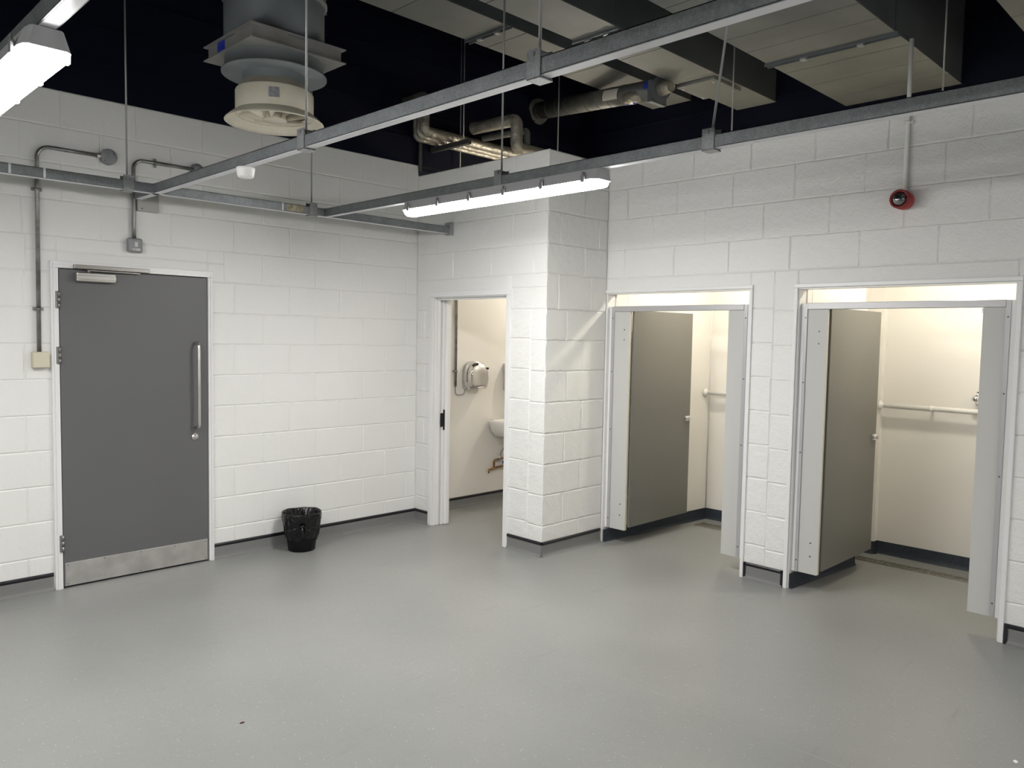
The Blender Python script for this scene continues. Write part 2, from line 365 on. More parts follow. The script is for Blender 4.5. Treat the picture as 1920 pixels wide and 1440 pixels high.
# toilet room and cubicle shells (clad walls)
def clad(name, *boxes):
    mb = MB()
    for b in boxes: mb.box(*b)
    o = mb.build(name, CLAD); struct(o); return o
clad('wall_toilet_left', (.14, 2.12, .15, .3, 0, 3.06), (0.0, .14, .0, .3, 0, 3.06))
clad('wall_toilet_end', (2.12, 2.3, -1.45, .3, 0, 3.06))
clad('wall_toilet_right', (PX+.003, 2.12, -1.559, -1.45, 0, 3.06), (.14, PX+.003, PB+.1, PB+.12, 0, 3.06))
clad('wall_cubicle_back', (2.12, 2.3, YR, -1.45, 0, 3.06))
def skew(name, quads):
    mb = MB()
    for (x0, x1, ya, yb, yc) in quads:   # near side slanting from ya (at x0) to yb (at x1), far side flat at yc
        mb.ring([[(x0, ya, z), (x1, yb, z), (x1, yc, z), (x0, yc, z)] for z in (0, 3.055)], True, True, True, False)
    o = mb.build(name, CLAD); struct(o); return o
skew('wall_cubicle_left', [(PX+DT+.004, 2.119, -1.582, -1.682, -1.56)])
skew('wall_cubicle_divider', [(PX+DT+.004, 1.64, -3.184, -3.25, -3.02), (1.64, 2.119, -3.11, -3.11, -3.02)])
clad('wall_cubicle_right', (PX+DT+.004, 2.12, -4.75, -4.6, 0, 3.055))
clad('wall_boxing', (2.06, 2.12, -3.235, -3.11, 0, 3.05))
# cladding joint strips
mb = MB(); mb.box(.952, .958, -1.5945, -1.591, .1, 3.05); sub(mb, 'joint_strip', WHITEP, bpy.data.objects['wall_cubicle_left'])
mb = MB(); mb.box(.878, .884, -3.191, -3.188, .1, 3.05); sub(mb, 'joint_strip', WHITEP, bpy.data.objects['wall_cubicle_divider'])
mb = MB(); mb.tube([(2.116, -1.685, .1), (2.116, -1.685, 3.05)], .006, 8); sub(mb, 'corner_bead', WHITEP, bpy.data.objects['wall_cubicle_back'])
mb = MB(); mb.box(2.045, 2.062, -3.19, -3.12, .285, .30); sub(mb, 'ledge', WHITEP, bpy.data.objects['wall_boxing'])

# ------------------------------------------------------------------ skirtings
def skirt(name, segs, mode='cove', h=.095):
    """segs = list of ((x0,y0),(x1,y1),(nx,ny)) wall runs with normal into the room"""
    cv = MB(); cap = MB()
    for (p, q, nrm) in segs:
        nx, ny = nrm
        prof = [(0, 0), (.03, 0), (.022, .004), (.014, .011), (.009, .022), (.007, .04), (.006, h), (0, h)] if mode != 'navy' else [(0, 0), (.02, 0), (.013, .006), (.009, .016), (.007, .03), (.006, h), (0, h)]
        R = [[(a[0]+nx*d, a[1]+ny*d, z) for d, z in prof] for a in (p, q)]
        cv.ring(R, True, True, True, False)
        if mode == 'cove':
            pr = [(0, h-.004), (.008, h-.004), (.013, h+.004), (.013, h+.012), (.007, h+.02), (0, h+.02)]
            cap.ring([[(a[0]+nx*d, a[1]+ny*d, z) for d, z in pr] for a in (p, q)], True, True, True, False)
    o = cv.build(name, COVE if mode == 'cove' else NAVY); struct(o)
    if mode == 'cove': sub(cap, 'capping_strip', BLACK, o)
    return o
skirt('baseboard_back', [((XL, 0), (-2.90, 0), (0, -1)), ((-1.855, 0), (-.002, 0), (0, -1))])
skirt('baseboard_corner', [((0, -.002), (0, -.19), (-1, 0)), ((0, -1.19), (0, PB), (-1, 0))])
skirt('baseboard_pillar', [((0, PB), (PX-.018, PB), (0, -1))])
o = skirt('baseboard_pier', [((PX, -2.852), (PX, -3.138), (-1, 0))])
mb = MB(); mb.box(PX-.013, PX, -2.865, -2.850, 0, .115); mb.box(PX-.013, PX, -3.140, -3.125, 0, .115); sub(mb, 'end_cap', BLACK, o)
o = skirt('baseboard_right', [((PX, -4.465), (PX, YR), (-1, 0))])
mb = MB(); mb.box(PX-.013, PX, -4.468, -4.452, 0, .115); sub(mb, 'end_cap', BLACK, o)
skirt('baseboard_toilet', [((.14, .15), (2.12, .15), (0, -1))], h=.085)
skirt('baseboard_cubicle', [((.722, -1.576), (2.12, -1.682), (0, -1)), ((2.12, -1.68), (2.12, -3.02), (-1, 0)),
                            ((.722, -3.178), (1.64, -3.25), (0, -1)), ((2.12, -3.235), (2.12, -4.6), (-1, 0)), ((2.06, -3.11), (2.06, -3.235), (-1, 0)), ((2.06, -3.235), (2.12, -3.235), (0, -1)),
                            ((1.64, -3.25), (1.64, -3.11), (1, 0)), ((1.64, -3.11), (2.06, -3.11), (0, -1))], 'navy', .1)

# ------------------------------------------------------------------ doorway frames
def frame_x(name, y0, y1, ztop, aw, depth0, depth1, front=.014, left=True, right=True, stop=False):
    """architrave + lining in a wall facing -x at x=depth0; y0<y1"""
    mb = MB(); X = depth0
    if left: mb.box(X-front, X+.002, y1-.004, y1+aw, 0, ztop-.0045, .003)
    if right: mb.box(X-front, X+.002, y0-aw, y0+.004, 0, ztop-.0045, .003)
    mb.box(X-front, X+.002, y0-(aw if right else 0), y1+(aw if left else -.001), ztop-.004, ztop+aw, .003)
    t = .012
    mb.box(X+.0025, depth1, y1-t, y1+.001, 0, ztop-t-.0005); mb.box(X+.0025, depth1, y0-.001, y0+t, 0, ztop-t-.0005); mb.box(X+.0025, depth1, y0, y1, ztop-t, ztop+.001)
    if stop:
        mb.box(X+.03, X+.06, y1-.03, y1-t+.001, 0, ztop-t, .006); mb.box(X+.075, X+.10, y1-.038, y1-t+.001, 0, ztop-t, .006)
        mb.box(X+.10, X+.155, y1-.06, y1+.001, 0, ztop-.02, .012)
        mb.box(X+.03, X+.06, y0+t-.001, y0+.03, 0, ztop-t, .006)
        mb.box(X+.03, X+.06, y0+t, y1-t, ztop-.03, ztop-t, .004)
    o = mb.build(name, GLOSS); struct(o); return o
t1 = frame_x('trim_1', OPB[0], OPB[1], OPB[3], .042, 0, .15, stop=True)
mb = MB(); mb.box(.085, .115, OPB[1]-.045, OPB[1]-.036, .84, 1.02, .002); mb.box(.060, .088, OPB[1]-.041, OPB[1]-.030, .87, .99, .002); st = sub(mb, 'strike_plate', BLACK, t1)
frame_x('trim_2', OP1[0], OP1[1], OP1[3], .02, PX, PX+DT+.003, left=False)
frame_x('trim_3', OP2[0], OP2[1], OP2[3], .022, PX, PX+DT+.003)

# ------------------------------------------------------------------ grey entrance door in the back wall
d1 = struct(empty('door_1', (-2.37, 0, 0)))
mb = MB()
for (a, b, c, d) in ((-2.893, -2.848, 0, 2.0515), (-1.892, -1.855, 0, 2.0515)): mb.box(a, b, -.02, .03, c, d, .003)
mb.box(-2.893, -1.855, -.02, .03, 2.052, 2.095, .003)
mb.box(-2.878, -2.868, -.026, -.019, 0, 2.069); mb.box(-1.876, -1.868, -.026, -.019, 0, 2.069); mb.box(-2.878, -1.868, -.026, -.019, 2.0695, 2.08)
mb.box(-2.86, -2.845, .031, .1, 0, 2.049); mb.box(-1.895, -1.88, .031, .1, 0, 2.049); mb.box(-2.86, -1.88, .031, .1, 2.05, 2.06)
mb.build('door_frame', GLOSS, d1)
mb = MB(); mb.box(-2.843, -1.897, -.012, .034, .012, 2.046, .002); mb.build('door_leaf', DOORG, d1)
mb = MB(); mb.box(-2.835, -1.905, -.0145, -.011, .014, .165, .001)
kp = mb.build('kick_plate', STEEL, d1)
for i, (x, z) in enumerate([(-2.82, .15), (-2.6, .155), (-2.37, .155), (-2.14, .155), (-1.92, .15), (-2.82, .028), (-2.37, .026), (-1.92, .028)]):
    mb = MB().lathe([(.004, 0), (.003, -.0015)], (x, -.0145, z), 'y', 10); o = mb.build('screw', SCREW, d1)
for z in (1.80, 1.45, .245):
    mb = MB(); 
    for k in range(3): mb.lathe([(.0085, 0), (.0085, .033)], (-2.850, -.030, z+k*.036), 'z', 12)
    mb.box(-2.866, -2.852, -.03, -.012, z, z+.106); h = mb.build('hinge', HINGE, d1)
hp = path([(-1.985, -.012, .985), (-1.985, -.075, .985), (-1.985, -.075, 1.585), (-1.985, -.012, 1.585)], .03)
MB().tube(hp, .0105, 14).build('pull_handle', STEEL, d1)
mb = MB().lathe([(.026, 0), (.026, -.004), (.023, -.008), (.013, -.009), (.013, -.02), (.009, -.021)], (-1.99, -.012, .917), 'y', 28); mb.build('lock_cylinder', STEEL, d1)
mb = MB(); mb.box(-2.755, -2.52, -.062, -.012, 1.972, 2.03, .006); mb.box(-2.755, -2.52, -.066, -.06, 1.985, 2.012, .002)
cb = mb.build('door_closer', CLOSER, d1)
mb = MB(); mb.box(-2.765, -2.305, -.05, -.024, 2.052, 2.078, .003); mb.build('closer_slide_rail', BARM, d1)
mb = MB(); mb.tube([(-2.68, -.045, 2.028), (-2.68, -.045, 2.055)], .011, 12); mb.box(-2.68, -2.36, -.047, -.035, 2.04, 2.049, .002); mb.build('closer_arm', BARM, d1)

# ------------------------------------------------------------------ cable trunking grid
ZB, ZT = 2.518, 2.574
def bracket_y(x, y):      # clamp on a rail that runs along y
    mb = MB(); a = .004
    mb.box(x-.030, x-.026, y-.03, y+.03, ZB-.008, ZT+.03); mb.box(x+.026, x+.030, y-.03, y+.03, ZB-.008, ZT+.03)
    mb.box(x-.030, x+.034, y-.03, y+.03, ZB-.010, ZB-.006); mb.box(x-.026, x+.026, y-.02, y+.02, ZT+.022, ZT+.026)
    return mb
def bracket_x(x, y):
    mb = MB()
    mb.box(x-.03, x+.03, y-.030, y-.026, ZB-.008, ZT+.03); mb.box(x-.03, x+.03, y+.026, y+.030, ZB-.008, ZT+.03)
    mb.box(x-.03, x+.03, y-.034, y+.030, ZB-.010, ZB-.006); mb.box(x-.02, x+.02, y-.026, y+.026, ZT+.022, ZT+.026)
    return mb
def rail_y(x, y0, y1, label, hangers, group=None, slants={}):
    r = empty('trunking_rail', (x, y1, ZB), label, 'cable trunking')
    w2 = .025
    mb = MB(); mb.box(x-w2, x-w2+.003, y0, y1, ZB+.001, ZT); mb.box(x+w2-.003, x+w2, y0, y1, ZB+.001, ZT); mb.box(x-w2, x+w2, y0, y1, ZT-.003, ZT)
    mb.box(x-w2, x-w2+.005, y0, y1, ZB, ZB+.003); mb.box(x+w2-.005, x+w2, y0, y1, ZB, ZB+.003); mb.box(x-w2, x+w2, y1-.003, y1, ZB, ZT)
    mb.build('channel', GALV, r)
    MB().box(x-w2+.0045, x+w2-.0045, y0, y1-.004, ZB-.0015, ZB+.004).build('lid', LID, r)
    for y in hangers:
        b = bracket_y(x, y).build('hanger_bracket', GALVD, r)
        s_ = MB().lathe([(.008, 0), (.006, -.005)], (x-.030, y, ZT+.014), 'x', 10); o = s_.build('bolt', ROD, r)
        tx, ty = slants.get(y, (0, 0))
        MB().tube([(x, y, ZT-.0), (x+tx, y+ty, 4.4)], .0055, 10).build('hanger_rod', ROD, r)
    return r
R1X, R2X, R3X = -2.41, -1.2, -3.655
rail_y(R1X, YR, -.16, 'middle cable trunking running under the grey ducts, the small white sensor beneath it', [-2.26, -3.73])
rail_y(R2X, YR, -.48, 'cable trunking with the batten above the toilet doorway, running on over the cubicle wall', [-2.30, -3.64], slants={-3.64: (0, -.24)})
rail_y(R3X, YR, -.48, 'galvanised cable trunking at the top left corner of the photo, carrying a lit batten', [])
r0_ = empty('trunking_rail', (-3, -.455, ZB), 'galvanised cable trunking running along the door wall and fixed to the corner wall', 'cable trunking')
y = -.455; mb = MB(); mb.box(XL, -.03, y-.025, y-.022, ZB+.001, ZT); mb.box(XL, -.03, y+.022, y+.025, ZB+.001, ZT); mb.box(XL, -.03, y-.025, y+.025, ZT-.003, ZT)
mb.box(XL, -.03, y-.025, y-.020, ZB, ZB+.003); mb.box(XL, -.03, y+.020, y+.025, ZB, ZB+.003); mb.build('channel', GALV, r0_)
MB().box(XL, -.03, y-.0205, y+.0205, ZB-.0015, ZB+.004).build('lid', LID, r0_)
for x in (-2.58, -1.32):
    bracket_x(x, y).build('hanger_bracket', GALVD, r0_)
    MB().tube([(x, y, ZT), (x, y, 4.4)], .0055, 10).build('hanger_rod', ROD, r0_)
mb = MB(); mb.box(-.045, -.002, y-.032, y+.032, ZB-.012, ZT+.035, .003); mb.build('end_bracket', GALVD, r0_)
mb = MB(); mb.box(-1.53, -1.40, y-.0265, y-.024, ZB+.006, ZT-.004); mb.build('stained_patch', STAIN, r0_)
for x in (-3.20, -3.03, -1.56):
    MB().box(x-.006, x+.006, y-.0268, y-.024, ZB+.002, ZT).build('coupler_seam', LID, r0_)

# ------------------------------------------------------------------ LED battens
def batten(x, y0, y1, label):
    zc = 2.455
    t = empty('led_batten', (x, (y0+y1)/2, zc), label, 'ceiling light', 'waterproof battens under the trunking')
    def sec(y, ws, zt, zb, wt, wb):      # rounded trapezoid section
        return [(x-wt*ws, y, zt), (x+wt*ws, y, zt), (x+wb*ws, y, zb), (x-wb*ws, y, zb)]
    mb = MB(); R = []
    for (dy, ws) in ((-.012, .72), (.0, .9), (.03, 1), (y1-y0-.03, 1), (y1-y0, .9), (y1-y0+.012, .72)):
        R.append(sec(y0+dy, ws, 2.514, 2.4595, .048, .068))
    mb.ring(R, True, True, True, False); mb.build('housing', HOUSE, t)
    mb = MB(); R = []
    for (dy, ws) in ((0, .66), (.006, .82), (.022, .97), (.045, 1), (y1-y0-.045, 1), (y1-y0-.022, .97), (y1-y0-.006, .82), (y1-y0, .66)):
        R.append([(x-.066*ws, y0+dy, 2.461), (x-.068*ws, y0+dy, 2.451), (x-.055*ws, y0+dy, 2.435), (x-.03*ws, y0+dy, 2.427), (x+.03*ws, y0+dy, 2.427), (x+.055*ws, y0+dy, 2.435), (x+.068*ws, y0+dy, 2.451), (x+.066*ws, y0+dy, 2.461)])
    mb.ring(R, True, True, True, True); mb.build('diffuser', DIFF, t)
    for k in range(6):
        yy = y0+.07+(y1-y0-.14)*k/5
        for s_ in (-1, 1):
            mb = MB(); xs = x+s_*.071
            mb.box(xs-.006, xs+.006, yy-.012, yy+.012, 2.448, 2.482, .002); mb.box(xs-.005, xs+.003, yy-.006, yy+.006, 2.48, 2.50, .002)
            mb.build('clip', CLIP, t)
    return t
batten(R2X, -3.03, -1.46, 'lit white batten light hanging under the trunking above the toilet doorway')
batten(R3X, -3.0, -1.43, 'lit white batten light cut off by the left edge of the photo')
batten(R2X, -8.4, -6.83, 'lit batten light behind the camera on the right')
batten(R3X, -7.9, -6.33, 'lit batten light behind the camera on the left')
batten(-6.1, -3.6, -2.03, 'lit batten light beyond the left edge of the photo')

# presence sensor under the middle rail
t = empty('ceiling_sensor', (R1X, -1.66, 2.516), 'small round white sensor hanging under the middle trunking left of the first batten', 'sensor')
MB().lathe([(.040, 0), (.047, -.003), (.046, -.012), (.041, -.045), (.036, -.052), (.020, -.053)], (R1X, -1.66, 2.516), 'z', 32).build('housing', WHITEP, t)
MB().lathe([(.03, -.050), (.024, -.056), (.01, -.058)], (R1X, -1.66, 2.516), 'z', 24).build('lens', WHITEP, t)

# ------------------------------------------------------------------ round air diffuser unit
VX, VY = -1.96, -1.12
v = empty('ceiling_air_unit', (VX, VY, 4.4), 'round grey duct with square collar plate ending in a cream swirl diffuser', 'air diffuser')
c = (VX, VY, 0)
MB().lathe([(.288, 3.35), (.288, 3.60), (.291, 3.605), (.298, 3.62), (.305, 3.62), (.305, 3.635), (.298, 3.635), (.295, 4.4)], c, 'z', 56).build('round_duct', DUCTG, v)
for k in range(14):
    a = k*2*math.pi/14; MB().lathe([(.006, 0), (.004, .004)], (VX+.299*math.cos(a)-.0, VY+.299*math.sin(a), 3.60), 'z', 8).build('rivet', ROD, v)
s = .302; mb = MB()
mb.box(VX-s, VX+s, VY-s, VY+s, 3.277, 3.283); mb.box(VX-s, VX+s, VY-s, VY+s, 3.355, 3.361)
mb.box(VX-s+.022, VX+s-.022, VY-s+.022, VY+s-.022, 3.283, 3.355); mb.build('collar_plate', PLATEM, v)
mb = MB(); mb.box(VX-s+.018, VX-s+.022, VY+.06, VY+.15, 3.285, 3.353); mb.build('blue_tape', BLUE, v)
MB().lathe([(.285, 3.28), (.285, 3.207), (.303, 3.204), (.303, 3.194), (.0, 3.194)], c, 'z', 56, False).build('drum', DRUM, v)
MB().lathe([(.186, 3.215), (.186, 3.13)], c, 'z', 48, False).build('neck', DRUM, v)
MB().lathe([(.186, 3.145), (.19, 3.14), (.222, 3.098)], c, 'z', 48, False).build('shoulder', CREAMD, v)
MB().lathe([(.222, 3.10), (.226, 3.092), (.226, 2.965), (.222, 2.96)], c, 'z', 48, False).build('casing', CREAM, v)
mb = MB(); mb.lathe([(.19, 2.975), (.225, 2.965), (.262, 2.938), (.284, 2.918), (.288, 2.921), (.284, 2.928), (.262, 2.948), (.228, 2.975), (.19, 2.985)], c, 'z', 56, False); mb.build('flared_ring', CREAM, v)
for k in range(8):
    a0 = k*2*math.pi/8; mb = MB(); P_ = []
    for (rr, da, z_) in ((.06, 0, 2.937), (.212, .10, 2.962), (.212, .42, 3.03), (.06, .5, 2.99)):
        P_.append((VX+rr*math.cos(a0+da), VY+rr*math.sin(a0+da), z_))
    P2 = [(p[0], p[1], p[2]+.003) for p in P_]
    mb.add(P_+P2, [(0, 1, 2, 3), (7, 6, 5, 4), (0, 4, 5, 1), (1, 5, 6, 2), (2, 6, 7, 3), (3, 7, 4, 0)]); mb.build('vane', CREAM, v)
MB().lathe([(.0, 3.0), (.06, 2.99), (.07, 2.942), (.07, 2.934), (.0, 2.930)], c, 'z', 32, False).build('centre_cap', CREAM, v)
# rating plate on the casing, facing the camera
th = math.atan2(CAM[1]-VY, CAM[0]-VX)-.02; mb = MB(); R = []
for k in range(7):
    a = th-.13+.26*k/6; R.append([(VX+rr*math.cos(a), VY+rr*math.sin(a), z_) for rr, z_ in ((.2265, 3.015), (.229, 3.015), (.229, 3.072), (.2265, 3.072))])
mb.ring(R, True, True, True, False); mb.build('rating_plate', SILV, v)

# ------------------------------------------------------------------ rectangular ducts (run along x)
def duct(y0, y1, z0, z1, x0, label, seams, flange=(), verts_=()):
    t = empty('air_duct', ((x0+2.12)/2, (y0+y1)/2, z1), label, 'air duct')
    MB().box(x0+.01, 2.105, y0, y1, z0+.004, z1).build('duct_side', DUCTG, t)
    mb = MB(); xs = [x0+.01]+sorted(seams)+[2.11]
    for a, b in zip(xs[:-1], xs[1:]): mb.box(a+.004, b-.004, y0-.004, y1+.004, z0-.002, z0+.006)
    mb.build('bottom_panel', DUCTB, t)
    for x in flange:
        mb = MB(); mb.box(x-.025, x-.018, y0-.02, y1+.02, z0-.022, z0); mb.box(x+.018, x+.025, y0-.02, y1+.02, z0-.022, z0); mb.box(x-.025, x+.025, y0-.006, y0, z0, z1); mb.box(x-.025, x+.025, y1, y1+.006, z0, z1)
        f = mb.build('flange', DUCTG, t)
        for q in (.25, .7): MB().box(x-.022, x+.022, y0+(y1-y0)*q-.02, y0+(y1-y0)*q+.02, z0-.034, z0-.012, .003).build('flange_clip', GALVD, t)
    return t
duct(-1.39, -.97, 3.90, 4.3, -1.6, 'leftmost narrow grey air duct under the dark ceiling', [-1.0, -.1, .8, 1.5], (-.29,))
d2 = duct(-2.24, -1.88, 3.72, 4.25, XL, 'grey air duct with a bolted access panel, joined by the round spiral duct', [-3.2, -1.9, -.95, -.1, .4, 1.1], (-.1,))
d3 = duct(-3.68, -2.85, 3.57, 4.2, XL, 'widest grey air duct above the cubicle wall with ribbed underside', [-5, -4, -3, -2, -1, -.45, -.1, .22, .5, 1.05, 1.42, 1.8], (.8,))
duct(-5.2, -4.25, 3.57, 4.2, XL, 'grey air duct at the top right corner of the photo', [-3, -2, -1, 0, .5, 1, 1.5], ())
def strut(x, y0, y1, z, parent, n='support_channel'):
    mb = MB(); mb.box(x-.02, x-.016, y0, y1, z-.03, z); mb.box(x+.016, x+.02, y0, y1, z-.03, z); mb.box(x-.02, x+.02, y0, y1, z-.003, z); return mb.build(n, GALVD, parent)
mb = MB(); mb.box(1.15, 1.56, -2.215, -1.87, 3.690, 3.716, .003); ap = mb.build('access_panel', DUCTB, d2)
for (a, b_) in ((1.2, -1.90), (1.5, -1.90), (1.2, -2.18), (1.5, -2.18)): MB().lathe([(.012, 0), (.008, -.01)], (a, b_, 3.690), 'z', 10).build('bolt', STICK, d2)

# spiral duct from the back wall into the second duct
t = empty('spiral_duct', (1.3, 0, 3.9), 'round aged spiral duct with paper sticker and blue knobs', 'air duct')
p0 = Vector((1.50, 0.0, 3.93)); p1 = Vector((1.0, -1.80, 3.665)); dr = (p1-p0).normalized()
MB().tube([p0, p1], .082, 28).build('spiral_tube', SPIRAL, t)
for k in range(9): MB().tube([p0.lerp(p1, .05+.09*k)-dr*.003, p0.lerp(p1, .05+.09*k)+dr*.003], .0845, 28).build('seam', SPIRAL, t)
MB().tube([p0, p0+dr*.03], .125, 28, radii=[.13, .12]).build('wall_collar', SPIRAL, t)
MB().tube([p1-dr*.02, p1+dr*.04], .098, 28).build('connector_collar', DUCTG, t)
MB().tube([p1+dr*.03, p1+dr*.08, p1+dr*.16], .09, 20, radii=[.06, .058, .04]).build('foil_wrap', FOIL, t)
MB().box(p1.x-.10, p1.x+.10, p1.y-.012, p1.y+.03, p1.z-.12, p1.z+.05).build('square_flange', DUCTG, t)
def on_tube(tt, ang, R=.084):
    c_ = p0.lerp(p1, tt); sd = dr.cross(Vector((0, 0, 1))).normalized(); u_ = sd.cross(dr)
    return c_+(sd*math.cos(ang)+u_*math.sin(ang))*R
def patch(t0, t1, a0, a1, R0=.083, R1=.0855):
    mb = MB(); Rg = []
    for k in range(7):
        a = a0+(a1-a0)*k/6
        Rg.append([tuple(on_tube(t0, a, R0)), tuple(on_tube(t1, a, R0)), tuple(on_tube(t1, a, R1)), tuple(on_tube(t0, a, R1))])
    return mb.ring(Rg, True, True, True, False)
side = 1 if (on_tube(.5, 0)-Vector(CAM)).length < (on_tube(.5, math.pi)-Vector(CAM)).length else -1
A0 = 0 if side == 1 else math.pi
patch(.655, .765, A0-.5, A0+.55).build('paper_sticker', STICK, t)
patch(.965, .995, A0-.1, A0+.5, .098, .101).build('blue_tape', BLUE, t)
mb = MB(); c_ = on_tube(.86, A0-side*.75, .07); mb.tube([c_-dr*.12, c_-dr*.09, c_, c_+dr*.09, c_+dr*.12], .04, 16, radii=[.01, .045, .055, .045, .01]); mb.build('saddle_boss', FOIL, t)
for q in (-.05, .04): MB().lathe([(.0, -.055), (.016, -.052), (.018, -.03), (.01, -.025)], tuple(c_+dr*q), 'z', 12).build('blue_knob', BLUE, t)

# ------------------------------------------------------------------ insulated pipes above the toilet room
t = empty('insulated_pipes', (.5, -.1, 3.3), 'bundle of foil wrapped pipes resting on a dark bar above the corner wall', 'pipework')
for i, (yy, zz, rr) in enumerate(((-.27, 3.375, .04), (-.165, 3.36, .03), (-.08, 3.355, .028))):
    MB().tube(path([(-.15+.03*i, .0, 3.66), (-.15+.03*i, yy, 3.66), (-.15+.03*i, yy, zz), (2.1, yy, zz)], .035), rr, 16).build('pipe', FOIL, t)
mb = MB(); mb.box(.13, .17, -.50, .0, 3.285, 3.325); mb.build('support_bar', STRUT, t)
MB().tube([(.15, -.42, 3.3), (.15, -.42, 4.4)], .005, 8).build('hanger_rod', ROD, t)
t = empty('insulated_pipes', (.2, -.8, 3.3), 'foil wrapped pipe with an elbow dropping down to the top of the pillar', 'pipework')
MB().tube(path([(.14, -.55, 3.40), (.2, -1.01, 3.405), (.2, -1.01, 3.18), (2.1, -1.01, 3.18)], .045), .05, 18).build('pipe', FOIL, t)
MB().tube(path([(.26, -.55, 3.34), (.33, -1.0, 3.345), (.33, -1.0, 3.14), (2.1, -1.0, 3.14)], .03), .026, 14).build('pipe', SPIRAL, t)
t = tag(MB().box(-.005, .03, -.012, -.004, 3.10, 3.36).box(-.005, .03, -.03, -.004, 3.09, 3.10).build('slotted_strut', STRUT), 'dark slotted steel strap standing at the top of the wall corner', 'strap')
for (x, y, g) in ((.46, -.022, 'above the corner wall between the foil pipes'), (.9, -.823, 'behind the top of the pillar, right of the batten rod'), (.9, -2.525, 'just right of the slanted rod over the first cubicle'), (.9, -3.93, 'right of the white conduit over the second cubicle')):
    o = MB().tube([(x, y, 3.065), (x, y, 4.4)], .0055, 10).build('hanger_rod', ROD); tag(o, 'thin ceiling rod '+g, 'rod')
# services tray hung from those rods is out of sight: the rods end on the partition heads
# ------------------------------------------------------------------ conduits and boxes
def conduit(pts, r, name, label, clips=(), rb=.07, m=CONDUIT, clipm=CONDUIT):
    t = empty(name, pts[0], label, 'conduit'); MB().tube(path(pts, rb), r, 14).build('pipe', m, t)
    for (p, ax) in clips:
        mb = MB()
        if ax == 'z': mb.box(p[0]-.03, p[0]+.03, p[1]+.004, p[1]+.012, p[2]-.009, p[2]+.009, .002); mb.lathe([(r+.004, -.008), (r+.004, .008)], p, 'z', 16)
        elif ax == 'zx': mb.box(p[0]-.0, p[0]+.012, p[1]-.03, p[1]+.03, p[2]-.009, p[2]+.009, .002); mb.lathe([(r+.004, -.008), (r+.004, .008)], p, 'z', 16)
        else: mb.box(p[0]-.009, p[0]+.009, p[1]+.004, p[1]+.012, p[2]-.03, p[2]+.03, .002); mb.lathe([(r+.004, -.008), (r+.004, .008)], p, 'x', 16)
        mb.build('saddle_clip', clipm, t)
    return t
t = conduit([(-2.962, -.022, 1.52), (-2.955, -.022, 2.785), (-2.60, -.022, 2.785)], .0125, 'conduit', 'steel conduit from the cream box beside the door up to a round box', [((-2.958, -.022, 2.52), 'z'), ((-2.961, -.022, 1.79), 'z')])
t = empty('junction_box', (-2.545, -.01, 2.785), 'round grey metal conduit box on the wall above the door', 'junction box')
MB().lathe([(.05, 0), (.05, -.035), (.046, -.038), (0.0, -.039)], (-2.545, -.001, 2.785), 'y', 32).build('lid', GREYP, t)
MB().tube([(-2.615, -.022, 2.785), (-2.59, -.022, 2.785)], .018, 12).build('coupler', STEEL, t)
for dx, dz in ((-.025, -.028), (.03, .022)): MB().lathe([(.005, 0), (.004, -.002)], (-2.545+dx, -.040, 2.785+dz), 'y', 8).build('screw', SCREW, t)
t = empty('socket_box', (-2.957, 0, 1.475), 'square cream plastic box beside the grey door frame', 'wall box')
MB().box(-3.003, -2.908, -.045, -.001, 1.425, 1.525, .006).build('casing', CREAMP, t); MB().box(-3.0, -2.911, -.05, -.044, 1.428, 1.522, .004).build('cover', CREAMP, t)
conduit([(-2.392, -.022, 2.27), (-2.394, -.022, 2.37), (-2.39, -.022, 2.46), (-2.392, -.022, 2.795), (-1.99, -.022, 2.795)], .0125, 'conduit', 'steel conduit rising from the grey isolator box, passing behind the trunking', [((-2.25, -.022, 2.795), 'x')], .06)
t = empty('junction_box', (-1.965, -.01, 2.795), 'round conduit box on the wall half hidden behind the middle trunking', 'junction box')
MB().lathe([(.042, 0), (.042, -.03), (0, -.033)], (-1.965, -.001, 2.795), 'y', 28).build('lid', GREYP, t)
t = empty('isolator_box', (-2.39, 0, 2.235), 'small grey metal box with white labels above the grey door', 'wall box')
MB().box(-2.437, -2.345, -.05, -.001, 2.185, 2.278, .012).build('casing', GREYP, t)
MB().box(-2.398, -2.378, -.0525, -.049, 2.222, 2.252, .001).build('switch', STICK, t)
MB().box(-2.412, -2.362, -.0518, -.049, 2.196, 2.21, .0005).build('label', STICK, t)
MB().box(-2.408, -2.388, -.0522, -.0515, 2.201, 2.205).build('print', PRINT, t)
t = empty('blanking_box', (-2.35, 0, 2.5), 'flat tan grey painted box on the wall behind the end of the middle trunking', 'wall box')
MB().box(-2.373, -2.235, -.04, -.001, 2.462, 2.61, .003).build('casing', TAN, t); MB().lathe([(.006, 0), (.005, -.002)], (-2.345, -.041, 2.478), 'y', 10).build('screw', SCREW, t)
